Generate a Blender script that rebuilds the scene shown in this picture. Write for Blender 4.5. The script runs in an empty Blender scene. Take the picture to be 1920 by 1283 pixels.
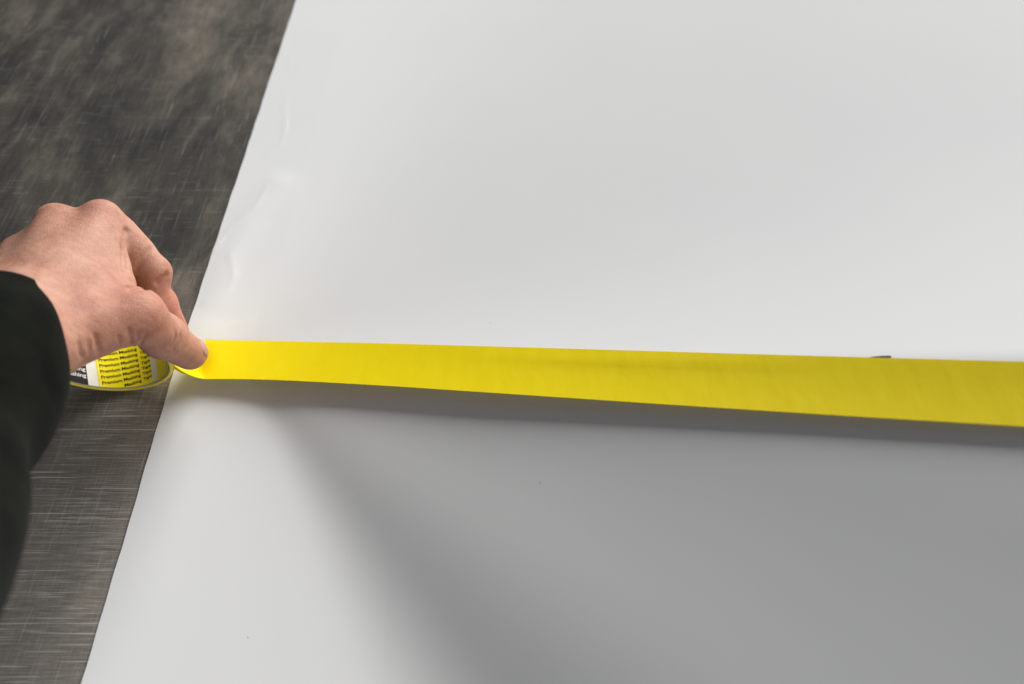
import bpy, bmesh, math, random
import numpy as np

# ------------------------------------------------------------------ camera
PITCH = math.radians(52.7); FPX = 1500.0; CAM_H = 0.42
scene = bpy.context.scene
CAM = np.array([0.0, -CAM_H / math.tan(PITCH), CAM_H])
VD = np.array([0, math.cos(PITCH), -math.sin(PITCH)])
VU = np.array([0, math.sin(PITCH), math.cos(PITCH)])
VR = np.array([1.0, 0, 0])
cam_data = bpy.data.cameras.new("camera")
cam = bpy.data.objects.new("camera", cam_data)
scene.collection.objects.link(cam)
cam.location = CAM
cam.rotation_euler = (math.pi / 2 - PITCH, 0, 0)
cam_data.sensor_width = 36.0
cam_data.lens = FPX / 1920 * 36.0
cam_data.clip_start = 0.02
cam_data.clip_end = 50
cam_data.dof.use_dof = True
cam_data.dof.focus_distance = 0.472
cam_data.dof.aperture_fstop = 4.8
scene.camera = cam

# ------------------------------------------------------------------ world and lamps (ceiling lamp plus added key and fill)
world = bpy.data.worlds.new("World"); scene.world = world
world.use_nodes = True
bg = world.node_tree.nodes["Background"]
bg.inputs[0].default_value = (0.77, 0.82, 1.0, 1)
bg.inputs[1].default_value = 0.075

def area_lamp(name, loc, target, sx, sy, power, col):
    d = bpy.data.lights.new(name, 'AREA'); d.shape = 'RECTANGLE'
    d.size = sx; d.size_y = sy; d.energy = power; d.color = col
    o = bpy.data.objects.new(name, d); scene.collection.objects.link(o)
    o.location = loc
    dv = np.array(target, float) - np.array(loc, float)
    from mathutils import Vector
    o.rotation_euler = Vector(dv).to_track_quat('-Z', 'Y').to_euler()
    return o
area_lamp("far_key_lamp", (7.6, 11.8, 6.6), (0.0, 0.1, 0), 15.0, 11.0, 5150, (1.0, 0.99, 0.97))  # added unseen key light, low and far to shade the sheet's near slope
area_lamp("ceiling_lamp", (0.6, 1.0, 2.3), (0.0, 0.2, 0), 1.6, 1.2, 1.2, (1.0, 0.98, 0.95))
area_lamp("fill_lamp", (2.3, -2.1, 1.25), (-0.2, 0.0, 0.04), 1.4, 0.8, 31, (1.0, 0.97, 0.93))  # added unseen fill for the front of the hand and the roll's rim

scene.view_settings.view_transform = 'Standard'
scene.view_settings.look = 'None'
scene.view_settings.exposure = 0.0
scene.view_settings.gamma = 1.0
scene.render.engine = 'CYCLES'
scene.cycles.use_denoising = True

# ------------------------------------------------------------------ helpers
def P(px, py, z):
    """point at height z (mm) in line with a spot of the photograph; only used to measure the layout"""
    d = VD + (px - 960) / FPX * VR - (py - 641.5) / FPX * VU
    return CAM + d * ((z / 1000.0 - CAM[2]) / d[2])

def link(o, parent=None):
    scene.collection.objects.link(o)
    if parent is not None:
        o.parent = parent
    return o

def mesh_obj(name, verts, faces, mat, parent=None, smooth=True):
    me = bpy.data.meshes.new(name)
    me.from_pydata([tuple(map(float, p)) for p in verts], [], [tuple(map(int, f)) for f in faces])
    me.materials.append(mat)
    if smooth:
        me.polygons.foreach_set("use_smooth", [True] * len(me.polygons))
    me.update()
    return link(bpy.data.objects.new(name, me), parent)

def grid_faces(nu, nv, closed_u=False):
    f = []
    for i in range(nu if closed_u else nu - 1):
        for j in range(nv - 1):
            a = i * nv + j; b = ((i + 1) % nu) * nv + j
            f.append((a, b, b + 1, a + 1))
    return f

def sstep(e0, e1, x):
    t = np.clip((x - e0) / (e1 - e0), 0, 1)
    return t * t * (3 - 2 * t)

def new_mat(name):
    m = bpy.data.materials.new(name); m.use_nodes = True
    nt = m.node_tree
    return m, nt, nt.nodes["Principled BSDF"]

def nd(nt, typ, **kw):
    n = nt.nodes.new(typ)
    for k, val in kw.items():
        if k.startswith("in_"):
            key = k[3:]
            key = int(key) if key.isdigit() else key.replace("_", " ")
            n.inputs[key].default_value = val
        else:
            setattr(n, k, val)
    return n

def noise(nt, vec, scale, detail=4, rough=0.55, dist=0.0):
    n = nd(nt, "ShaderNodeTexNoise"); n.inputs["Scale"].default_value = scale
    n.inputs["Detail"].default_value = detail; n.inputs["Roughness"].default_value = rough
    n.inputs["Distortion"].default_value = dist
    nt.links.new(vec, n.inputs["Vector"])
    return n.outputs["Fac"]

def mapping(nt, src, scale=(1, 1, 1), rot=(0, 0, 0), loc=(0, 0, 0)):
    n = nd(nt, "ShaderNodeMapping")
    n.inputs["Scale"].default_value = scale; n.inputs["Rotation"].default_value = rot
    n.inputs["Location"].default_value = loc
    nt.links.new(src, n.inputs["Vector"])
    return n.outputs["Vector"]

def ramp(nt, fac, stops):
    n = nd(nt, "ShaderNodeValToRGB")
    els = n.color_ramp.elements
    while len(els) < len(stops):
        els.new(0.5)
    for e, (p, c) in zip(els, stops):
        e.position = p; e.color = c if len(c) == 4 else (*c, 1)
    nt.links.new(fac, n.inputs["Fac"])
    return n.outputs["Color"]

def mixc(nt, fac, a, b, blend='MIX'):
    n = nd(nt, "ShaderNodeMix", data_type='RGBA', blend_type=blend)
    for sock, val in ((n.inputs[0], fac), (n.inputs[6], a), (n.inputs[7], b)):
        if isinstance(val, (int, float)):
            sock.default_value = val
        elif isinstance(val, tuple):
            sock.default_value = val if len(val) == 4 else (*val, 1)
        else:
            nt.links.new(val, sock)
    return n.outputs[2]

def math_n(nt, op, a, b=0.0, c=None, clamp=False):
    n = nd(nt, "ShaderNodeMath", operation=op, use_clamp=clamp)
    for i, val in enumerate((a, b, c)):
        if val is None: continue
        if isinstance(val, (int, float)): n.inputs[i].default_value = val
        else: nt.links.new(val, n.inputs[i])
    return n.outputs[0]

def bump(nt, height, strength, dist, normal=None):
    n = nd(nt, "ShaderNodeBump"); n.inputs["Strength"].default_value = strength
    n.inputs["Distance"].default_value = dist
    nt.links.new(height, n.inputs["Height"])
    if normal is not None: nt.links.new(normal, n.inputs["Normal"])
    return n.outputs["Normal"]

def gcoord(nt):
    return nd(nt, "ShaderNodeTexCoord").outputs["Object"]

BW = lambda g: (g, g, g, 1)

# ------------------------------------------------------------------ materials
def make_steel():
    m, nt, b = new_mat("scratched_steel")
    co = gcoord(nt)
    big = noise(nt, mapping(nt, co, (11, 5.5, 1), (0, 0, -0.55)), 1.0, 6, 0.62, 0.5)
    big2 = noise(nt, mapping(nt, co, (34, 15, 1), (0, 0, -0.6), (3, 1, 0)), 1.0, 7, 0.68, 0.6)
    streak = noise(nt, mapping(nt, co, (240, 40, 1), (0, 0, -0.30)), 1.0, 8, 0.75)
    grit = noise(nt, mapping(nt, co, (700, 700, 1)), 1.0, 4, 0.75)
    col = ramp(nt, big, [(0.34, (0.030, 0.029, 0.028)), (0.50, (0.088, 0.080, 0.068)), (0.66, (0.31, 0.265, 0.205))])
    col2 = ramp(nt, big2, [(0.34, (0.045, 0.046, 0.047)), (0.55, (0.095, 0.086, 0.074)), (0.72, (0.25, 0.22, 0.175))])
    col = mixc(nt, 0.45, col, col2)
    st = ramp(nt, streak, [(0.3, BW(0.66)), (0.7, BW(1.36))])
    col = mixc(nt, 0.75, col, st, 'MULTIPLY')
    col = mixc(nt, 0.8, col, ramp(nt, grit, [(0.3, BW(0.72)), (0.7, BW(1.3))]), 'MULTIPLY')
    # rubbed zone nearer the worker: dense fine scratches along the bench
    sep = nd(nt, "ShaderNodeSeparateXYZ"); nt.links.new(co, sep.inputs[0])
    near = math_n(nt, 'MULTIPLY_ADD', sep.outputs["Y"], -5.5, 0.34, clamp=True)
    wob = noise(nt, mapping(nt, co, (6, 6, 1)), 1.0, 2)
    def lines(sx, sy, rot, lo, hi, loc=(0, 0, 0), det=3):
        f = noise(nt, mapping(nt, co, (sx, sy, 1), (0, 0, rot), loc), 1.0, det, 0.7)
        return ramp(nt, f, [(lo, BW(0)), (hi, BW(1))])
    l1 = lines(26, 1000, 0.07, 0.53, 0.66, (0, 0, 0), 4)
    l2 = lines(15, 620, 0.09, 0.60, 0.68, (5, 2, 0), 3)
    l3 = lines(950, 42, -0.05, 0.54, 0.70, (1, 8, 0), 4)
    l4 = lines(9, 420, -0.19, 0.655, 0.70, (2, 9, 0), 2)
    l5 = lines(480, 16, -0.12, 0.63, 0.72, (2, 3, 0), 3)
    l6 = lines(8, 520, 0.055, 0.63, 0.68, (7, 5, 0), 2)
    patch = ramp(nt, noise(nt, mapping(nt, co, (11, 14, 1), (0, 0, 0), (4, 4, 0)), 1.0, 3), [(0.38, BW(0.1)), (0.62, BW(1))])
    patch2 = ramp(nt, noise(nt, mapping(nt, co, (14, 9, 1), (0, 0, 0), (9, 2, 0)), 1.0, 3), [(0.40, BW(0.05)), (0.65, BW(1))])
    n1 = math_n(nt, 'MULTIPLY', math_n(nt, 'MULTIPLY', l1, patch), near)
    n3 = math_n(nt, 'MULTIPLY', math_n(nt, 'MULTIPLY', l3, patch2), math_n(nt, 'MULTIPLY_ADD', near, 0.8, 0.18))
    n2 = math_n(nt, 'MULTIPLY', l2, math_n(nt, 'MULTIPLY_ADD', near, 0.8, 0.02))
    n4 = math_n(nt, 'MULTIPLY', l4, math_n(nt, 'MULTIPLY_ADD', near, 0.4, 0.12))
    n5 = math_n(nt, 'MULTIPLY', l5, 0.4)
    n7 = math_n(nt, 'MULTIPLY', lines(620, 12, -0.62, 0.61, 0.70, (3, 1, 0), 3), 0.24)
    n8 = math_n(nt, 'MULTIPLY', lines(760, 16, -0.32, 0.60, 0.70, (6, 4, 0), 3), math_n(nt, 'MULTIPLY_ADD', patch2, 0.25, 0.03))
    n9 = math_n(nt, 'MULTIPLY', lines(26, 700, -0.35, 0.64, 0.70, (1, 6, 0), 2), 0.3)
    n6 = math_n(nt, 'MULTIPLY', l6, math_n(nt, 'MULTIPLY_ADD', near, 0.9, 0.05))
    tot = math_n(nt, 'ADD', math_n(nt, 'MULTIPLY', n1, 0.75), math_n(nt, 'MULTIPLY', n3, 0.32))
    tot = math_n(nt, 'ADD', tot, math_n(nt, 'MULTIPLY', n2, 0.8))
    tot = math_n(nt, 'ADD', tot, math_n(nt, 'ADD', n4, n5))
    tot = math_n(nt, 'ADD', tot, math_n(nt, 'ADD', n7, math_n(nt, 'ADD', n8, n9)))
    tot = math_n(nt, 'ADD', tot, n6, clamp=True)
    worn_brightened = mixc(nt, math_n(nt, 'MULTIPLY', near, 0.55), col, (0.34, 0.31, 0.275))  # rubbed steel, its tone also raised to offset the shade of hand and roll
    fine = ramp(nt, noise(nt, mapping(nt, co, (70, 1500, 1), (0, 0, 0.07)), 1.0, 3, 0.7), [(0.3, BW(0.6)), (0.7, BW(1.4))])
    worn_brightened = mixc(nt, math_n(nt, 'MULTIPLY', near, 0.9), worn_brightened, mixc(nt, 1.0, worn_brightened, fine, 'MULTIPLY'))
    fine2 = ramp(nt, noise(nt, mapping(nt, co, (1300, 60, 1), (0, 0, -0.05)), 1.0, 3, 0.7), [(0.3, BW(0.75)), (0.7, BW(1.25))])
    worn_brightened = mixc(nt, 0.5, worn_brightened, fine2, 'MULTIPLY')
    out = mixc(nt, math_n(nt, 'MULTIPLY', tot, 0.72), worn_brightened, (0.72, 0.69, 0.64))
    nt.links.new(out, b.inputs["Base Color"])
    b.inputs["Metallic"].default_value = 0.35
    rr = ramp(nt, big2, [(0.3, BW(0.42)), (0.7, BW(0.62))])
    nt.links.new(rr, b.inputs["Roughness"])
    h = math_n(nt, 'ADD', tot, math_n(nt, 'MULTIPLY', streak, 0.3))
    nt.links.new(bump(nt, h, 0.25, 0.0003), b.inputs["Normal"])
    return m

def make_white_film():
    m, nt, b = new_mat("white_vinyl_film")
    co = gcoord(nt)
    f = noise(nt, mapping(nt, co, (3, 3, 1)), 1.0, 4)
    col = ramp(nt, f, [(0.3, (0.765, 0.775, 0.775)), (0.7, (0.80, 0.805, 0.80))])
    # a few specks of dust and faint scuffs
    vor = nd(nt, "ShaderNodeTexVoronoi", feature='F1'); vor.inputs["Scale"].default_value = 7.0
    nt.links.new(mapping(nt, co, (1, 1, 0), (0, 0, 0.4), (0.37, 0.21, 0)), vor.inputs["Vector"])
    sp = ramp(nt, vor.outputs["Distance"], [(0.0, BW(1)), (0.008, BW(0))])
    col = mixc(nt, math_n(nt, 'MULTIPLY', sp, 0.5), col, (0.25, 0.24, 0.22))
    nt.links.new(col, b.inputs["Base Color"])
    b.inputs["Roughness"].default_value = 0.6
    b.inputs["Specular IOR Level"].default_value = 0.02
    g = noise(nt, mapping(nt, co, (1, 1, 1)), 900.0, 2)
    g2 = noise(nt, mapping(nt, co, (14, 14, 1)), 1.0, 2)
    n1 = bump(nt, g, 0.06, 0.0001)
    nt.links.new(bump(nt, g2, 0.03, 0.004, n1), b.inputs["Normal"])
    return m

def make_tape():
    m, nt, b = new_mat("yellow_crepe_paper")
    co = gcoord(nt)
    f = noise(nt, mapping(nt, co, (140, 45, 45)), 1.0, 6, 0.7)
    col = ramp(nt, f, [(0.3, (0.92, 0.735, 0.002)), (0.7, (0.96, 0.78, 0.008))])
    nt.links.new(col, b.inputs["Base Color"])
    b.inputs["Roughness"].default_value = 0.5
    b.inputs["Specular IOR Level"].default_value = 0.12
    crepe = noise(nt, mapping(nt, co, (1000, 220, 300)), 1.0, 4, 0.65)
    soft = noise(nt, mapping(nt, co, (90, 30, 60)), 1.0, 3, 0.6)
    nrm = bump(nt, soft, 0.06, 0.003, bump(nt, crepe, 0.16, 0.0004))
    nt.links.new(nrm, b.inputs["Normal"])
    tr = nd(nt, "ShaderNodeBsdfTranslucent"); tr.inputs["Color"].default_value = (0.93, 0.79, 0.02, 1)
    mx = nd(nt, "ShaderNodeMixShader"); mx.inputs[0].default_value = 0.13
    nt.links.new(b.outputs[0], mx.inputs[1]); nt.links.new(tr.outputs[0], mx.inputs[2])
    out = nt.nodes["Material Output"]; nt.links.new(mx.outputs[0], out.inputs["Surface"])
    return m

def make_wound():
    m, nt, b = new_mat("wound_tape_edge")
    b.inputs["Base Color"].default_value = (1.0, 0.82, 0.12, 1)  # paler than the strip's yellow, to brighten the dim near rim
    b.inputs["Roughness"].default_value = 0.55
    return m

def make_paper(name, col, rough=0.5, var=0.06):
    m, nt, b = new_mat(name)
    f = noise(nt, mapping(nt, gcoord(nt), (150, 150, 150)), 1.0, 4)
    lo = tuple(c * (1 - var) for c in col); hi = tuple(min(1, c * (1 + var)) for c in col)
    nt.links.new(ramp(nt, f, [(0.3, lo), (0.7, hi)]), b.inputs["Base Color"])
    b.inputs["Roughness"].default_value = rough
    b.inputs["Specular IOR Level"].default_value = 0.15
    return m

def make_skin():
    m, nt, b = new_mat("skin")
    co = gcoord(nt)
    at = nd(nt, "ShaderNodeAttribute", attribute_name="flush")      # ruddy knuckles, pads and thumb
    f1 = noise(nt, mapping(nt, co, (70, 70, 70)), 1.0, 5, 0.6, 0.3)
    f2 = noise(nt, mapping(nt, co, (330, 330, 330)), 1.0, 4, 0.6)
    base = ramp(nt, f1, [(0.28, (0.375, 0.178, 0.120)), (0.52, (0.465, 0.243, 0.168)), (0.74, (0.525, 0.298, 0.215))])
    base = mixc(nt, 0.55, base, ramp(nt, f2, [(0.3, (0.76, 0.70, 0.68)), (0.7, (1.16, 1.14, 1.14))]), 'MULTIPLY')
    red = mixc(nt, 1.0, base, (0.98, 0.72, 0.70), 'MULTIPLY')
    col = mixc(nt, math_n(nt, 'MULTIPLY', at.outputs["Fac"], 1.0, clamp=True), base, red)
    nt.links.new(col, b.inputs["Base Color"])
    b.inputs["Subsurface Weight"].default_value = 0.25
    b.inputs["Subsurface Radius"].default_value = (1.0, 0.35, 0.2)
    b.inputs["Subsurface Scale"].default_value = 0.0035
    nt.links.new(ramp(nt, f2, [(0.3, BW(0.48)), (0.7, BW(0.62))]), b.inputs["Roughness"])
    b.inputs["Specular IOR Level"].default_value = 0.35
    vor = nd(nt, "ShaderNodeTexVoronoi", feature='DISTANCE_TO_EDGE'); vor.inputs["Scale"].default_value = 1.0
    nt.links.new(mapping(nt, co, (620, 900, 760)), vor.inputs["Vector"])
    cell = ramp(nt, vor.outputs["Distance"], [(0.0, BW(0)), (0.18, BW(1))])
    wr = noise(nt, mapping(nt, co, (160, 420, 160), (0.3, 0.2, 0.6)), 1.0, 4, 0.6, 0.4)
    n1 = bump(nt, cell, 0.30, 0.0005)
    n2 = bump(nt, wr, 0.30, 0.0009, n1)
    n3 = bump(nt, f1, 0.18, 0.0016, n2)
    nt.links.new(n3, b.inputs["Normal"])
    return m

def make_cloth():
    m, nt, b = new_mat("dark_knit_cloth")
    co = gcoord(nt)
    f = noise(nt, mapping(nt, co, (45, 45, 45)), 1.0, 5)
    col = ramp(nt, f, [(0.3, (0.0035, 0.0042, 0.0032)), (0.7, (0.0085, 0.0092, 0.0068))])
    nt.links.new(col, b.inputs["Base Color"])
    b.inputs["Roughness"].default_value = 0.95
    b.inputs["Specular IOR Level"].default_value = 0.03
    b.inputs["Sheen Weight"].default_value = 0.02
    b.inputs["Sheen Roughness"].default_value = 0.5
    w1 = noise(nt, mapping(nt, co, (1600, 1600, 1600)), 1.0, 2)
    n1 = bump(nt, w1, 0.35, 0.0005)
    nt.links.new(bump(nt, f, 0.2, 0.004, n1), b.inputs["Normal"])
    return m

def make_nail():
    m, nt, b = new_mat("nail")
    b.inputs["Base Color"].default_value = (0.42, 0.235, 0.165, 1)
    b.inputs["Roughness"].default_value = 0.45
    b.inputs["Subsurface Weight"].default_value = 0.2
    b.inputs["Subsurface Scale"].default_value = 0.002
    return m

def make_clear():
    m, nt, b = new_mat("clear_film")
    b.inputs["Base Color"].default_value = (0.95, 0.95, 0.95, 1)
    b.inputs["Roughness"].default_value = 0.08
    tr = nd(nt, "ShaderNodeBsdfTransparent"); tr.inputs["Color"].default_value = (1, 1, 1, 1)
    gl = nd(nt, "ShaderNodeBsdfGlossy"); gl.inputs["Roughness"].default_value = 0.07
    lw = nd(nt, "ShaderNodeLayerWeight"); lw.inputs["Blend"].default_value = 0.5
    fac = math_n(nt, 'MULTIPLY_ADD', math_n(nt, 'POWER', lw.outputs["Facing"], 6.0), 0.05, 0.008)
    mx = nd(nt, "ShaderNodeMixShader")
    nt.links.new(fac, mx.inputs[0])
    nt.links.new(tr.outputs[0], mx.inputs[1]); nt.links.new(gl.outputs[0], mx.inputs[2])
    nt.links.new(mx.outputs[0], nt.nodes["Material Output"].inputs["Surface"])
    return m

M_STEEL = make_steel(); M_FILM = make_white_film(); M_TAPE = make_tape(); M_WOUND = make_wound()
M_SKIN = make_skin(); M_CLOTH = make_cloth(); M_NAIL = make_nail(); M_CLEAR = make_clear()
M_CORE = make_paper("grey_cardboard", (0.50, 0.46, 0.38), 0.8, 0.15)
M_LINER = make_paper("white_paper", (0.74, 0.72, 0.62), 0.45)
M_LABEL_Y = make_paper("yellow_print", (0.86, 0.72, 0.012), 0.4)
M_LABEL_K = make_paper("black_print", (0.012, 0.010, 0.010), 0.4)
M_INK = make_paper("black_ink", (0.025, 0.020, 0.012), 0.45)
M_INK_W = make_paper("white_ink", (0.70, 0.66, 0.60), 0.45)
M_SPECK = make_paper("grey_dust", (0.38, 0.37, 0.35), 0.8)
M_MARK = make_paper("dark_grey", (0.035, 0.03, 0.02), 0.6)

# ------------------------------------------------------------------ table
TABLE_Z = -0.0006
def build_table():
    bm = bmesh.new()
    bmesh.ops.create_grid(bm, x_segments=2, y_segments=2, size=1.0)
    for vert in bm.verts:
        vert.co.x = vert.co.x * 1.1 + 0.15
        vert.co.y = vert.co.y * 0.95 + 0.25
    me = bpy.data.meshes.new("table"); bm.to_mesh(me); bm.free()
    me.materials.append(M_STEEL)
    o = link(bpy.data.objects.new("table", me))
    o.location.z = TABLE_Z
    sol = o.modifiers.new("thickness", 'SOLIDIFY'); sol.thickness = 0.02; sol.offset = -1
    o["kind"] = "structure"; o["label"] = "scratched dark steel table top"
build_table()

# ------------------------------------------------------------------ white sheet, lifted into a cone along the tape, its slopes shaped to give the diagonal shade
APEX = P(440, 645, 0)
RDIR = math.radians(-10)
SLOPE = 0.51
_th = np.radians(np.linspace(-180, 180, 1441))
def _slope(t):
    d = np.degrees(t)
    near = sstep(-51.5, -35.5, d) * (1 - sstep(-1.5, 0.4, d)) * (1 - 0.36 * sstep(-38, -22, d)) * (1 - 0.4 * sstep(-12, -2, d))
    far = sstep(-0.4, 1.2, d) * (1 - sstep(55, 100, d)) * (1.15 - 0.15 * sstep(6, 34, d))
    return near, far
_n, _f = _slope(_th)
_dt = _th[1] - _th[0]
_f = _f * (_n.sum() / _f.sum())
_h = np.cumsum((_n - _f) * SLOPE) * _dt
WRINKLES = []   # (points, height, width) shallow creases near the edge of the film
def wr(pts, h, w):
    WRINKLES.append((np.array([P(x, y, 0)[:2] for x, y in pts]), h, w))
wr([(402, 470), (432, 428), (478, 392), (500, 352)], 0.0007, 0.0035)
wr([(437, 470), (470, 440), (505, 420)], 0.0005, 0.0025)
wr([(433, 478), (440, 520), (428, 545), (385, 566)], 0.0008, 0.0045)
wr([(530, 100), (560, 125), (585, 132)], 0.0006, 0.004)
wr([(500, 292), (527, 272), (536, 235), (533, 190)], 0.0005, 0.003)
wr([(400, 634), (425, 615), (470, 600)], 0.0007, 0.0050)
wr([(520, 345), (470, 400), (432, 470), (405, 560)], 0.0026, 0.020)

def sheet_z(x, y):
    x = np.asarray(x, float); y = np.asarray(y, float)
    dx = x - APEX[0]; dy = y - APEX[1]
    rr = np.sqrt(dx * dx + dy * dy) + 1e-9
    t = np.arctan2(dy, dx) - RDIR
    t = (t + math.pi) % (2 * math.pi) - math.pi
    h = np.interp(t, _th, _h)
    re = rr * rr / (rr + 0.028) * (0.80 + 0.42 * (1 - np.exp(-rr / 0.42)))
    re = np.where(re > 1.3, 1.3 + 0.2 * np.tanh((re - 1.3) / 0.2), re)
    z = h * re
    for (pl, hh, ww) in WRINKLES:
        best = np.full(x.shape, 1e9)
        for a, b in zip(pl[:-1], pl[1:]):
            ab = b - a; L = ab @ ab
            s = np.clip(((x - a[0]) * ab[0] + (y - a[1]) * ab[1]) / L, 0, 1)
            best = np.minimum(best, (x - a[0] - s * ab[0]) ** 2 + (y - a[1] - s * ab[1]) ** 2)
        z = z + 0.25 * hh * np.exp(-best / (2 * (ww * 0.42) ** 2))
    # corner tugged up by the fingers
    c = P(372, 612, 0)
    z = z + 0.0009 * np.exp(-(((x - c[0]) / 0.016) ** 2 + ((y - c[1]) / 0.016) ** 2))
    return z

def aim_ridge():
    """turn the fold so that its crest runs where the tape's far edge runs"""
    global RDIR
    lo, hi = math.radians(-35), math.radians(5)
    for _ in range(26):
        RDIR = (lo + hi) / 2
        rs = np.linspace(0.3, 0.8, 500)
        x = APEX[0] + rs * math.cos(RDIR); y = APEX[1] + rs * math.sin(RDIR)
        q = np.stack([x, y, sheet_z(x, y)], 1) - CAM
        dep = q @ VD; px = 960 + FPX * (q @ VR) / dep; py = 641.5 - FPX * (q @ VU) / dep
        k = int(np.argmax(px >= 1920))
        if py[k] > 677: lo = RDIR
        else: hi = RDIR
aim_ridge()

E0 = P(555, 0, 0); E1 = P(335, 665, 0); E2 = P(152, 1283, 0)
def edge_x(y):
    y = np.asarray(y, float)
    s1 = (E0[0] - E1[0]) / (E0[1] - E1[1]); s2 = (E1[0] - E2[0]) / (E1[1] - E2[1])
    d = y - E1[1]
    w = sstep(-0.03, 0.03, d)
    return E1[0] + d * (s2 * (1 - w) + s1 * w) + 0.00025 * np.sin(y * 61) * np.sin(y * 23 + 1) + 0.00012 * np.sin(y * 210)

def build_sheet():
    ys = np.concatenate([np.arange(-0.62, -0.24, 0.012), np.arange(-0.24, 0.25, 0.0022), np.arange(0.25, 0.95, 0.01)])
    us = np.concatenate([np.arange(0, 0.15, 0.0016), np.arange(0.15, 1.06, 0.006)])
    Y, U = np.meshgrid(ys, us, indexing='ij')
    X = edge_x(Y) + U
    Z = sheet_z(X, Y)
    V = np.stack([X, Y, Z], -1).reshape(-1, 3)
    ny, nu = Y.shape
    idx = np.arange(ny * nu).reshape(ny, nu)
    F = np.stack([idx[:-1, :-1], idx[:-1, 1:], idx[1:, 1:], idx[1:, :-1]], -1).reshape(-1, 4)
    o = mesh_obj("vinyl_sheet", V, F, M_FILM)
    s = o.modifiers.new("thickness", 'SOLIDIFY'); s.thickness = 0.0004; s.offset = -1
    es = o.modifiers.new("crisp_edges", 'EDGE_SPLIT'); es.split_angle = math.radians(50)
    o["label"] = "large white satin vinyl sheet on the metal table, lifted along the yellow tape"
    o["category"] = "vinyl sheet"
    return o
SHEET = build_sheet()

def build_mark():
    # short flat dark sliver on the sheet beside the tape's far edge
    pts = [(1628, 670.5), (1640, 668.6), (1655, 667.4), (1669, 667.0), (1672, 668.5), (1669, 671.5), (1655, 673), (1640, 673)]
    vs = []
    for (x, y) in pts:
        z = 25.0
        for _ in range(12):
            q = P(x, y, z); z = float(sheet_z(q[0], q[1])) * 1000 + 0.25
        vs.append(P(x, y, z))
    mesh_obj("dark_sliver", vs, [tuple(range(len(vs)))], M_MARK, SHEET, False)
build_mark()

def build_specks():
    rnd = random.Random(8)
    for (x, y, rmm) in ((920, 605, 0.55), (935, 183, 0.6), (1013, 905, 0.7), (465, 1195, 0.6)):
        z = 5.0
        for _ in range(25):
            q = P(x, y, z); z = 0.5 * z + 0.5 * (float(sheet_z(q[0], q[1])) * 1000 + 0.12)
        c = P(x, y, z); vs = []; n = 8
        for ring, hh in ((1.0, -0.1), (0.6, 0.12)):
            for k in range(n):
                a = 2 * math.pi * k / n; rr = rmm * 0.00045 * ring * rnd.uniform(0.6, 1.1)
                vs.append(c + np.array([math.cos(a) * rr * 1.4, math.sin(a) * rr, hh * 0.001]))
        fs = [(k, (k + 1) % n, n + (k + 1) % n, n + k) for k in range(n)] + [tuple(range(n, 2 * n))]
        mesh_obj("dust_speck", vs, fs, M_SPECK, SHEET)
build_specks()

def build_clear_film():
    # thin clear protective film along the edge, creased and lifting a little over the table
    y0 = P(430, 600, 0)[1]; y1 = P(560, 60, 0)[1]
    ys = np.linspace(y0, y1, 260); us = np.linspace(-0.0005, 0.050, 90)
    Y, U = np.meshgrid(ys, us, indexing='ij')
    lift = np.exp(-((Y - P(402, 468, 0)[1]) / 0.010) ** 2)
    X = edge_x(Y) + U - 0.0035 * lift * np.clip(1 - U / 0.02, 0, 1)
    Z = sheet_z(X, Y) + 0.0004
    Z = Z + 0.0030 * lift * np.exp(-((U - 0.004) / 0.006) ** 2)
    def ridge(pts, h, w):
        pl = np.array([P(a, b, 0)[:2] for a, b in pts]); best = np.full(X.shape, 1e9); tt = np.zeros(X.shape)
        for k, (a, b) in enumerate(zip(pl[:-1], pl[1:])):
            ab = b - a; t = np.clip(((X - a[0]) * ab[0] + (Y - a[1]) * ab[1]) / (ab @ ab), 0, 1)
            d = (X - a[0] - t * ab[0]) ** 2 + (Y - a[1] - t * ab[1]) ** 2
            tt = np.where(d < best, (k + t) / (len(pl) - 1), tt); best = np.minimum(best, d)
        return h * np.sin(np.pi * np.clip(tt, 0.03, 0.97)) * np.exp(-np.sqrt(best) / w)
    Z = Z + ridge([(398, 480), (430, 432), (478, 392), (502, 350)], 0.0011, 0.0016)
    Z = Z + ridge([(428, 482), (440, 468), (475, 448), (510, 430)], 0.0014, 0.0011)
    Z = Z + ridge([(433, 478), (440, 520), (430, 545), (392, 566)], 0.0010, 0.0022)
    Z = Z + ridge([(498, 300), (527, 272), (540, 262)], 0.0013, 0.0010)
    Z = Z + ridge([(533, 270), (538, 235), (533, 180)], 0.0008, 0.0020)
    Z = Z + ridge([(532, 95), (560, 125), (590, 132)], 0.0008, 0.0018)
    Z = np.where(U > 0.046, sheet_z(X, Y) + 0.0002, Z)
    V = np.stack([X, Y, Z], -1).reshape(-1, 3)
    mesh_obj("clear_film", V, [f[::-1] for f in grid_faces(len(ys), len(us))], M_CLEAR, SHEET)
build_clear_film()

# ------------------------------------------------------------------ masking tape: roll and the strip pulled off it
TW = 0.0384                       # tape width
ROLL_O = P(195.7, 684.9, 37.5)
RA = np.array([-0.095, 0.978, 0.175]); RA /= np.linalg.norm(RA)
RE1 = VR - (VR @ RA) * RA; RE1 /= np.linalg.norm(RE1)
RE2 = np.cross(RE1, RA)
if RE2[2] < 0: RE2 = -RE2
R_OUT = 0.0374; R_TAPE_IN = 0.0353; R_IN = 0.0346
def cyl(phi, R, s):
    return ROLL_O + R * (math.cos(phi) * RE1 + math.sin(phi) * RE2) + s * RA

tape_root = bpy.data.objects.new("masking_tape", None); link(tape_root)
tape_root["label"] = "roll of yellow masking tape under the hand, its strip pulled across the white sheet"
tape_root["category"] = "tape roll"

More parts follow.
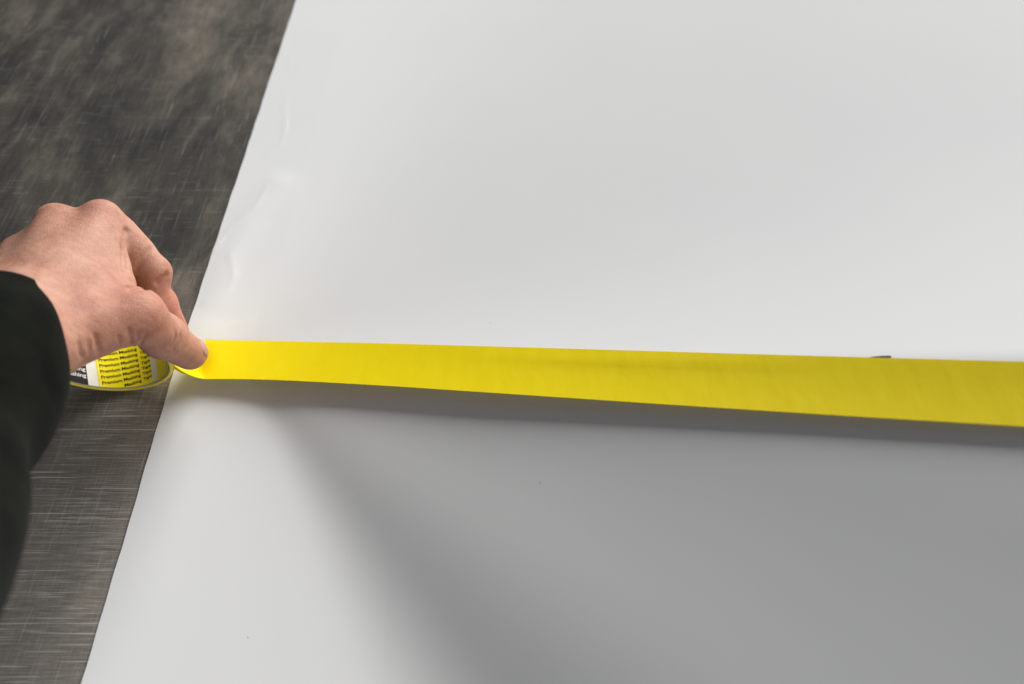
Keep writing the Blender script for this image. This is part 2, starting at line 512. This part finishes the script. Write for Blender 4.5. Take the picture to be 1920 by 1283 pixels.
def tube(name, r0, r1, w0, w1, mat, n=120, bev=0.0004):
    prof = [(r1, w0 + bev), (r1 - bev, w0), (r0 + bev, w0), (r0, w0 + bev), (r0, w1 - bev), (r0 + bev, w1), (r1 - bev, w1), (r1, w1 - bev)]
    V = []; F = []
    k = len(prof)
    for i in range(n):
        ph = 2 * math.pi * i / n
        for (rr, ss) in prof:
            V.append(cyl(ph, rr, ss))
    for i in range(n):
        for j in range(k):
            a = i * k + j; b = ((i + 1) % n) * k + j
            F.append((a, b, ((i + 1) % n) * k + (j + 1) % k, i * k + (j + 1) % k))
    o = mesh_obj(name, V, F, mat, tape_root, True)
    md = o.modifiers.new("edges", 'EDGE_SPLIT'); md.split_angle = math.radians(40)
    return o
tube("wound_tape", R_TAPE_IN + 0.00005, R_OUT, 0.0, TW, M_WOUND)
tube("core", R_IN, R_TAPE_IN, 0.0008, TW - 0.0008, M_CORE)

def wall_patch(name, phi0, phi1, s0, s1, R, mat, parent, shear=0.0):
    n = max(3, int(abs(phi1 - phi0) / 3)); V = []
    ss = np.linspace(s0, s1, 4)
    for i in range(n + 1):
        ph = phi0 + (phi1 - phi0) * i / n
        for s in ss:
            V.append(cyl(math.radians(ph + shear * (s - s0) * 1000), R, s))
    return mesh_obj(name, V, grid_faces(n + 1, len(ss)), mat, parent)

LINER_R = R_IN - 0.00012
liner = wall_patch("core_liner", -180, 180, 0.0012, TW - 0.0012, LINER_R, M_LINER, tape_root)
SH = -0.44
panels = []
for (p0, p1) in ((-118.5, -62.5), (62, 118)):
    panels.append((p0, p1, wall_patch("yellow_panel", p0, p1, 0.0012, TW - 0.0012, LINER_R - 0.00012, M_LABEL_Y, liner, SH)))
for (p0, p1) in ((-178, -129.0), (2, 51)):
    panels.append((p0, p1, wall_patch("black_panel", p0, p1, 0.0012, TW - 0.0012, LINER_R - 0.00012, M_LABEL_K, liner, SH)))
wall_patch("yellow_stripe", -54, -36, 0.0012, TW - 0.0012, LINER_R - 0.00012, M_LABEL_Y, liner, SH)

def text_mesh(body, size, offset):
    cu = bpy.data.curves.new("lettering", 'FONT')
    cu.body = body; cu.size = size; cu.offset = offset; cu.resolution_u = 2
    ob = bpy.data.objects.new("lettering", cu); scene.collection.objects.link(ob)
    dg = bpy.context.evaluated_depsgraph_get(); dg.update()
    me = ob.evaluated_get(dg).to_mesh()
    v = np.array([tuple(p.co) for p in me.vertices]); f = [tuple(p.vertices) for p in me.polygons]
    ob.evaluated_get(dg).to_mesh_clear()
    bpy.data.objects.remove(ob); bpy.data.curves.remove(cu)
    return v, f

def print_lines(words, phi_start, parent, mat, slope, pitch, rows, size, s_first):
    """words: list of (text, start offset in mm along the circumference)"""
    V = []; F = []
    for w, x0, width in words:
        v, f = text_mesh(w, size, size * 0.022)
        v[:, 0] -= v[:, 0].min(); v[:, 0] *= width / v[:, 0].max()
        for k in range(rows):
            base = len(V); keep = True
            sv = []
            for p in v:
                xx = x0 + p[0]
                s = s_first + k * pitch + p[1] + slope * xx
                sv.append((xx, s))
            smin = min(q[1] for q in sv); smax = max(q[1] for q in sv)
            if smin < 0.0014 or smax > TW - 0.0014: continue
            for xx, s in sv:
                ph = phi_start + math.degrees(xx / R_IN) + SH * (s - 0.0012) * 1000
                V.append(cyl(math.radians(ph), LINER_R - 0.00022, s))
            F += [tuple(i + base for i in q) for q in f]
    return mesh_obj("lettering", V, F, mat, parent, False)

for (p0, p1, o) in panels:
    if o.name.startswith("yellow"):
        print_lines([("Premium", 0.0008, 0.0118), ("Masking", 0.0136, 0.0112), ("Tape", 0.0262, 0.0066)], p0 + 1.5, o, M_INK, 0.21, 0.00385, 14, 0.0031, -0.0052)
    else:
        print_lines([("Premium", 0.0020, 0.0105), ("Finishing", 0.0138, 0.0142)], p0 + 1.5, o, M_INK_W, 0.10, 0.0040, 14, 0.0034, -0.0048)

def ribbon_edges():
    xs = np.linspace(388, 3400, 130)
    fx = [388, 700, 1100, 1500, 1920, 2500, 3500]; fy = [637.5, 643.5, 655, 667, 678.5, 694, 720.7]
    nx = [388, 440, 500, 700, 1000, 1300, 1600, 1920, 2500, 3500]; ny = [711, 710.5, 711.5, 722, 742, 762, 781, 800, 836, 898]
    N = []; Fr = []
    for x in xs:
        yf = np.interp(x, fx, fy); yn = np.interp(x, nx, ny)
        z = 5.0
        for _ in range(25):
            q = P(x, yf, z); z = 0.5 * z + 0.5 * (float(sheet_z(q[0], q[1])) * 1000 + 1.1)
        pf = P(x, yf, z)
        zs = np.linspace(z - 40, z + 40, 1601)
        d = np.array([np.linalg.norm(P(x, yn, zz) - pf) for zz in zs])
        k = int(np.argmin(abs(d - TW) + (zs < zs[np.argmin(d)]) * 1.0))
        zn = zs[k]; cap = float(np.interp(x, [388, 600, 1100, 1500, 2500], [20, 9.5, 6.8, 5.4, 4.0]))
        for _ in range(6):
            q = P(x, yn, zn); zn = min(zs[k], max(float(sheet_z(q[0], q[1])) * 1000 + cap, zs[k] - 12))
        N.append(P(x, yn, zn)); Fr.append(pf)
    N = np.array(N); Fr = np.array(Fr)
    ker = np.ones(7) / 7
    def sm(A):
        B = A.copy()
        for c in range(3):
            pad = np.concatenate([np.linspace(A[0, c] - 3 * (A[1, c] - A[0, c]), A[0, c] - (A[1, c] - A[0, c]), 3), A[:, c],
                                  np.linspace(A[-1, c] + (A[-1, c] - A[-2, c]), A[-1, c] + 3 * (A[-1, c] - A[-2, c]), 3)])
            B[:, c] = np.convolve(pad, ker, 'valid')
        return B
    return sm(N), sm(Fr)
RN, RF = ribbon_edges()
PHI_T = math.radians(-6)

def build_strip():
    rows = []; pinch = []
    # on the roll, up to where the strip leaves it
    for ph in np.linspace(PHI_T + 1.4, PHI_T, 14):
        rows.append((cyl(ph, R_OUT + 0.00025, 0.0), cyl(ph, R_OUT + 0.00025, TW)))
    n0, f0 = rows[-1]
    tan = -(-math.sin(PHI_T) * RE1 + math.cos(PHI_T) * RE2)
    dN = RN[0] - RN[1]; dN = -dN / np.linalg.norm(dN); dF = RF[1] - RF[0]; dF /= np.linalg.norm(dF)
    def herm(a, ta, b, tb, t):
        return (2*t**3-3*t**2+1)*a + (t**3-2*t**2+t)*ta + (-2*t**3+3*t**2)*b + (t**3-t**2)*tb
    Ln = np.linalg.norm(RN[0] - n0); Lf = np.linalg.norm(RF[0] - f0)
    for t in np.linspace(0, 1, 18)[1:-1]:
        nn = herm(n0, tan * Ln * 0.7, RN[0], dN * Ln * 0.9, t); ff = herm(f0, tan * Lf * 0.9, RF[0], dF * Lf * 0.9, t)
        pinch.append(len(rows)); rows.append((nn, nn + (ff - nn) * (1 - 0.30 * math.sin(math.pi * t))))
    rows += list(zip(RN, RF))
    K = 11; V = []
    for i, (n, f) in enumerate(rows):
        c = np.cross(f - n, (rows[min(i + 1, len(rows) - 1)][0] - rows[max(i - 1, 0)][0])); c /= np.linalg.norm(c) + 1e-12
        if c[2] < 0: c = -c
        amt = -0.0004 * sstep(28, 50, i) 
        for j in range(K):
            s = j / (K - 1)
            sag = 0.0
            if i in pinch:      # gathered between thumb and finger
                sag = 0.011 * math.sin(math.pi * (pinch.index(i) + 1) / (len(pinch) + 1))
            V.append(n + (f - n) * s + c * ((amt - sag) * math.sin(math.pi * s)))   # slight bow across the width
    V = np.array(V); body = np.arange(len(V)) >= (len(rows) - len(RN)) * K
    V[body, 2] = np.maximum(V[body, 2], sheet_z(V[body, 0], V[body, 1]) + 0.0006)     # lies over the crest of the sheet
    F = grid_faces(len(rows), K)
    o = mesh_obj("tape_strip", V, F, M_TAPE, tape_root)
    s = o.modifiers.new("thickness", 'SOLIDIFY'); s.thickness = 0.00016; s.offset = 0
    es = o.modifiers.new("crisp_edges", 'EDGE_SPLIT'); es.split_angle = math.radians(50)
    return rows
STRIP = build_strip()

# ------------------------------------------------------------------ hand (one continuous surface from a distance field)
VOX = 0.00085
def J(px, py, z):
    return P(px, py, z)

class Field:
    def __init__(self, lo, hi):
        self.lo = np.array(lo); self.n = np.ceil((np.array(hi) - self.lo) / VOX).astype(int) + 1
        self.f = np.full(tuple(self.n), 0.03, np.float32)
    def box(self, lo, hi):
        a = np.clip(np.floor((lo - self.lo) / VOX).astype(int), 0, self.n - 1)
        b = np.clip(np.ceil((hi - self.lo) / VOX).astype(int) + 1, 1, self.n)
        ax = [self.lo[i] + VOX * np.arange(a[i], b[i]) for i in range(3)]
        X, Y, Z = np.meshgrid(*ax, indexing='ij', sparse=True)
        return tuple(slice(a[i], b[i]) for i in range(3)), X, Y, Z
    def cone_d(self, a, b, ra, rb, X, Y, Z, flat=None):
        ba = b - a; L2 = ba @ ba
        px, py, pz = X - a[0], Y - a[1], Z - a[2]
        t = np.clip((px * ba[0] + py * ba[1] + pz * ba[2]) / L2, 0, 1)
        qx, qy, qz = px - t * ba[0], py - t * ba[1], pz - t * ba[2]
        if flat is not None:
            nrm, k = flat
            dd = (qx * nrm[0] + qy * nrm[1] + qz * nrm[2]) * (k - 1)
            qx, qy, qz = qx + dd * nrm[0], qy + dd * nrm[1], qz + dd * nrm[2]
        return np.sqrt(qx * qx + qy * qy + qz * qz) - (ra + (rb - ra) * t)
    def add(self, a, b, ra, rb, k=0.006, flat=None):
        m = max(ra, rb) + k + 0.012
        sl, X, Y, Z = self.box(np.minimum(a, b) - m, np.maximum(a, b) + m)
        d = self.cone_d(a, b, ra, rb, X, Y, Z, flat)
        f = self.f[sl]
        h = np.maximum(k - np.abs(f - d), 0) / k
        self.f[sl] = np.minimum(f, d) - h * h * k * 0.25
    def carve(self, pts, r, k=0.0015):
        pts = [np.array(p) for p in pts]
        for a, b in zip(pts[:-1], pts[1:]):
            m = r + k + 0.003
            sl, X, Y, Z = self.box(np.minimum(a, b) - m, np.maximum(a, b) + m)
            d = -self.cone_d(a, b, r, r, X, Y, Z)
            f = self.f[sl]
            h = np.maximum(k - np.abs(f - d), 0) / k
            self.f[sl] = np.maximum(f, d) + h * h * k * 0.25
    def merge(self, other, k):
        f, d = self.f, other.f
        h = np.maximum(k - np.abs(f - d), 0) / k
        self.f = np.minimum(f, d) - h * h * k * 0.25

def surface_nets(f, lo, vox):
    ins = f < 0
    nx, ny, nz = f.shape
    cnt = np.zeros((nx - 1, ny - 1, nz - 1), np.uint8)
    for dx in (0, 1):
        for dy in (0, 1):
            for dz in (0, 1):
                cnt += ins[dx:nx - 1 + dx, dy:ny - 1 + dy, dz:nz - 1 + dz]
    act = (cnt > 0) & (cnt < 8)
    I, Jj, K = np.nonzero(act)
    acc = np.zeros((len(I), 3)); num = np.zeros(len(I))
    corners = [(x, y, z) for x in (0, 1) for y in (0, 1) for z in (0, 1)]
    vals = {c: f[I + c[0], Jj + c[1], K + c[2]].astype(float) for c in corners}
    for c in corners:
        for ax in range(3):
            if c[ax] == 0:
                d = list(c); d[ax] = 1; d = tuple(d)
                va, vb = vals[c], vals[d]
                cr = (va < 0) != (vb < 0)
                t = np.where(cr, va / np.where(cr, va - vb, 1), 0)
                p = np.zeros((len(I), 3)); p[:] = c; p[:, ax] += t
                acc[cr] += p[cr]; num[cr] += 1
    pos = acc / num[:, None] + np.stack([I, Jj, K], 1)
    V = lo + pos * vox
    idm = -np.ones(act.shape, np.int64); idm[I, Jj, K] = np.arange(len(I))
    F = []
    # edges along each axis
    for ax in range(3):
        a = [slice(1, -1)] * 3; b = [slice(1, -1)] * 3
        a[ax] = slice(0, -1); b[ax] = slice(1, None)
        sa = ins[tuple(a)]; sb = ins[tuple(b)]
        off = [1, 1, 1]; off[ax] = 0
        for (flag, order) in (((sa & ~sb), (0, 1, 2, 3)), ((~sa & sb), (3, 2, 1, 0))):
            e = np.stack(np.nonzero(flag), 1) + np.array(off)
            if len(e) == 0: continue
            u, w = [(1, 2), (2, 0), (0, 1)][ax]
            q = []
            for (du, dw) in ((-1, -1), (0, -1), (0, 0), (-1, 0)):
                cc = e.copy(); cc[:, u] += du; cc[:, w] += dw
                cc = np.clip(cc, 0, np.array(act.shape) - 1)
                q.append(idm[cc[:, 0], cc[:, 1], cc[:, 2]])
            q = np.stack(q, 1)[:, list(order)]
            F.append(q[(q >= 0).all(1)])
    return V, np.concatenate(F)

def build_person():
    thumb_c = J(105, 640, 110); thumb_m = J(256, 591, 96); thumb_i = J(306, 631, 66); thumb_t = J(356, 663, 37)
    iM = J(190, 413, 104); iP = J(288, 511, 74); iD = J(289, 590, 56); iT = J(338, 652, 22)
    mM = J(106, 420, 108); mP = J(266, 496, 64); mD = J(303, 568, 58); mT = J(331, 622, 42)
    rM = J(40, 482, 102); rP = J(150, 470, 52); rD = J(215, 520, 30)
    pM = J(-35, 550, 96); pP = J(70, 480, 50); pD = J(140, 520, 28)
    lo = np.min([thumb_c, thumb_t, iM, iT, pM, pP, mM, mT, J(0, 760, 140)], 0) - 0.045
    hi = np.max([thumb_c, thumb_t, iM, iT, pM, mM, mT, J(0, 700, 135)], 0) + 0.03
    hand = Field(lo, hi)
    # wrist and metacarpals
    w_r = J(70, 605, 116); w_u = J(0, 575, 112)
    hand.add(J(-30, 730, 138), J(20, 640, 122), 0.0225, 0.0235, 0.01)
    hand.add(w_r, iM, 0.0150, 0.0108, 0.010)
    hand.add(J(45, 595, 118), mM, 0.0155, 0.0108, 0.012)
    hand.add(J(15, 585, 116), rM, 0.0155, 0.0105, 0.012)
    hand.add(w_u, pM, 0.0150, 0.0098, 0.012)
    hand.add(J(20, 640, 122), J(60, 590, 116), 0.0225, 0.018, 0.012)
    # palm fill
    hand.add(J(110, 545, 104), J(120, 470, 98), 0.017, 0.014, 0.012)
    hand.add(J(40, 550, 102), J(60, 495, 95), 0.015, 0.012, 0.012)
    # thumb base and web
    hand.add(thumb_c, thumb_m, 0.0160, 0.0128, 0.010)
    hand.add(J(150, 585, 108), J(206, 500, 100), 0.0150, 0.0095, 0.010)
    hand.add(J(190, 560, 102), J(225, 535, 98), 0.0110, 0.0072, 0.010)
    hand.add(J(206, 440, 102), J(214, 520, 97), 0.0080, 0.0068, 0.006)
    # thumb
    th = Field(lo, hi)
    th.add(thumb_m, thumb_i, 0.0128, 0.0118, 0.006)
    th.add(thumb_i, thumb_t, 0.0116, 0.0098, 0.006)
    hand.merge(th, 0.008)
    # index
    ix = Field(lo, hi)
    ix.add(iM, iP, 0.0112, 0.0096, 0.005)
    ix.add(iM + (iP - iM) * 0.3, iM + (iP - iM) * 0.62, 0.0105, 0.0100, 0.005)
    ix.add(iP, iD, 0.0096, 0.0082, 0.003)
    ix.add(iD, iT, 0.0082, 0.0070, 0.004)
    # middle, ring, little
    md = Field(lo, hi)
    md.add(mM, mP, 0.0110, 0.0090, 0.005); md.add(mP, mD, 0.0088, 0.0082, 0.003); md.add(mD, mT, 0.0082, 0.0072, 0.004)
    rg = Field(lo, hi)
    rg.add(rM, rP, 0.0105, 0.0088, 0.005); rg.add(rP, rD, 0.0086, 0.0072, 0.003)
    pk = Field(lo, hi)
    pk.add(pM, pP, 0.0098, 0.0078, 0.005); pk.add(pP, pD, 0.0076, 0.0064, 0.003)
    hand.merge(ix, 0.0028); hand.merge(md, 0.0022); hand.merge(rg, 0.0022); hand.merge(pk, 0.0022)
    def surf(px, py):
        d = VD + (px - 960) / FPX * VR - (py - 641.5) / FPX * VU; d = d / np.linalg.norm(d)
        t = np.arange(0.20, 0.62, 0.0004); q = CAM + d * t[:, None]
        ii = np.round((q - hand.lo) / VOX).astype(int)
        ok = ((ii >= 0) & (ii < hand.n)).all(1)
        val = np.where(ok, hand.f[tuple(np.clip(ii, 0, hand.n - 1).T)], 1.0)
        k = int(np.argmax(val < 0))
        return q[k]
    def crease(pts, r, depth, k=0.0016):
        P3 = [surf(*p) for p in pts]
        P3 = [p + (CAM - p) / np.linalg.norm(CAM - p) * (r - depth) for p in P3]
        hand.carve(P3, r, k)
    crease([(246, 545), (270, 541), (295, 529), (312, 515)], 0.0014, 0.0012)
    crease([(254, 506), (270, 486), (284, 466)], 0.0016, 0.0006)
    crease([(238, 432), (233, 465), (234, 500)], 0.0018, 0.0006)
    crease([(242, 618), (246, 634), (245, 650)], 0.0010, 0.0005, 0.001)
    crease([(259, 624), (258, 638), (255, 650)], 0.0010, 0.0005, 0.001)
    crease([(274, 628), (268, 640), (263, 648)], 0.0009, 0.0003, 0.001)
    crease([(222, 632), (226, 648), (227, 658)], 0.0009, 0.0003, 0.001)
    crease([(148, 645), (151, 660), (155, 670)], 0.0011, 0.0005, 0.001)
    crease([(178, 628), (183, 648), (188, 662)], 0.0011, 0.0005, 0.001)
    crease([(166, 640), (169, 662)], 0.0009, 0.0003, 0.001)
    crease([(318, 652), (328, 638), (332, 622)], 0.0011, 0.0003, 0.001)
    crease([(324, 655), (334, 642), (338, 628)], 0.0010, 0.0003, 0.001)
    V, F = surface_nets(hand.f, hand.lo, VOX)
    # thumb nail laid on the end joint
    ax = thumb_t - thumb_i; ax /= np.linalg.norm(ax)
    nn = 0.62 * VR + 0.55 * VU - 0.55 * VD; nn = nn - (nn @ ax) * ax; nn /= np.linalg.norm(nn)
    sd = np.cross(ax, nn)
    nv = []; NU, NV = 13, 11
    cen = thumb_t + ax * 0.0015
    for i in range(NU):
        for j in range(NV):
            a = -1 + 2 * i / (NU - 1); b = -1 + 2 * j / (NV - 1)
            wdt = 0.0056 * (1 - 0.35 * max(0, abs(a) - 0.45) ** 2 * 3)
            p0 = cen + ax * (a * 0.0062) + sd * (b * wdt) + nn * 0.02
            tt = np.arange(0, 0.03, 0.0002); q = p0 - nn * tt[:, None]
            g = (q - hand.lo) / VOX; ii = np.clip(np.floor(g).astype(int), 0, hand.n - 2); fr = g - ii
            val = np.zeros(len(q))
            for cx in (0, 1):
                for cy in (0, 1):
                    for cz in (0, 1):
                        wg = np.abs(1 - cx - fr[:, 0]) * np.abs(1 - cy - fr[:, 1]) * np.abs(1 - cz - fr[:, 2])
                        val += wg * hand.f[ii[:, 0] + cx, ii[:, 1] + cy, ii[:, 2] + cz]
            k = int(np.argmax(val < 0.0))
            rim = max(abs(a), abs(b)) ** 4
            nv.append(q[k] + nn * (0.00025 - 0.0007 * rim * (1 if a < 0.9 else -0.2)))
    nail = (nv, grid_faces(NU, NV))
    F = F[:, ::-1]
    # relax the voxel steps a little
    Eg = np.concatenate([F[:, [0, 1]], F[:, [1, 2]], F[:, [2, 3]], F[:, [3, 0]]])
    deg = np.bincount(Eg.ravel(), minlength=len(V))[:, None]
    for lam in (0.5, -0.52, 0.5, -0.52, 0.5, -0.52):
        S = np.zeros_like(V)
        for c in range(3):
            S[:, c] = np.bincount(Eg[:, 0], V[Eg[:, 1], c], len(V)) + np.bincount(Eg[:, 1], V[Eg[:, 0], c], len(V))
        V = V + lam * (S / np.maximum(deg, 1) - V)
    o = mesh_obj("person", V, F, M_SKIN)
    # ruddiness of knuckles and finger ends
    fl = np.zeros(len(V))
    for c, rad, amt in ((iM, 0.016, 0.55), (mM, 0.016, 0.45), (thumb_m, 0.022, 0.75), (thumb_i, 0.016, 0.45), (thumb_t, 0.014, 0.6),
                        (mD, 0.018, 1.0), (mT, 0.018, 1.0), (iP, 0.015, 0.3), (iD, 0.014, 0.5), ((thumb_c + thumb_m) / 2, 0.025, 0.4)):
        fl = np.maximum(fl, amt * np.exp(-((V - c) ** 2).sum(1) / (2 * (rad * 0.75) ** 2)))
    at = o.data.attributes.new("flush", 'FLOAT', 'POINT'); at.data.foreach_set("value", fl.astype(np.float32))
    o["label"] = "hand and forearm in a dark sleeve pinching the yellow tape beside the sheet's edge"
    o["category"] = "person"
    nl = mesh_obj("fingernail", nail[0], nail[1], M_NAIL, o)
    ms = nl.modifiers.new("thickness", 'SOLIDIFY'); ms.thickness = 0.0005; ms.offset = -1
    return o
PERSON = build_person()

# ------------------------------------------------------------------ sleeve
def build_sleeve():
    path = [J(12, 596, 119), J(-8, 640, 125), J(-34, 700, 132), J(-80, 770, 141), J(-134, 850, 152), J(-178, 960, 166), J(-275, 1130, 190), J(-390, 1290, 212), J(-600, 1560, 250)]
    rad = [0.0262, 0.0302, 0.0342, 0.0350, 0.0330, 0.0340, 0.0370, 0.0400, 0.046]
    path = np.array(path); t = np.arange(len(path)); N = 150
    ts = np.linspace(0, len(path) - 1, N)
    def cr(A, s):
        i = np.clip(np.floor(s).astype(int), 0, len(A) - 2); f = s - i
        p = lambda k: A[np.clip(k, 0, len(A) - 1)]
        a, b, c, d = p(i - 1), p(i), p(i + 1), p(i + 2)
        f = f[:, None] if A.ndim > 1 else f
        return 0.5 * (2*b + (c-a)*f + (2*a-5*b+4*c-d)*f**2 + (3*b-a-3*c+d)*f**3)
    C = cr(path, ts); Rr = cr(np.array(rad), ts)
    K = 96; rows = []
    rng = random.Random(4)
    ph = [rng.uniform(0, 6.28) for _ in range(10)]
    up = np.array([0, 0, 1.0])
    for i in range(N):
        tg = C[min(i + 1, N - 1)] - C[max(i - 1, 0)]; tg /= np.linalg.norm(tg)
        e1 = np.cross(tg, up); e1 /= np.linalg.norm(e1); e2 = np.cross(e1, tg)
        row = []
        s = ts[i]
        for k in range(K):
            a = 2 * math.pi * k / K
            fold = (0.0016 * math.sin(1.7 * s + 2.2 * math.sin(a + ph[0]) + ph[1])
                    + 0.0013 * math.sin(1.1 * s + 2 * a + ph[2]) + 0.0007 * math.sin(2.3 * s - 5 * a + ph[3])
                    + 0.0010 * math.sin(3 * a + ph[4] + 0.6 * s))
            fold *= sstep(0.25, 1.4, s)
            row.append(C[i] + (Rr[i] + fold) * (math.cos(a) * e1 + math.sin(a) * e2))
        rows.append(row)
    # cuff turned in
    inner = []
    for (di, shrink) in ((3, 0.0050), (1, 0.0042), (0, 0.0024)):
        inner.append([C[di] + (p - C[di]) * (1 - 0.6 * shrink / np.linalg.norm(p - C[di])) for p in rows[di]])
    allr = [inner[0], inner[1], inner[2]] + rows
    V = [p for row in allr for p in row]
    F = []
    for i in range(len(allr) - 1):
        for k in range(K):
            F.append((i * K + k, i * K + (k + 1) % K, (i + 1) * K + (k + 1) % K, (i + 1) * K + k))
    last = (len(allr) - 1) * K
    F.append(tuple(last + k for k in range(K)))
    o = mesh_obj("sleeve", V, F, M_CLOTH, PERSON)
    o["label"] = "dark green-black knit sleeve"
build_sleeve()
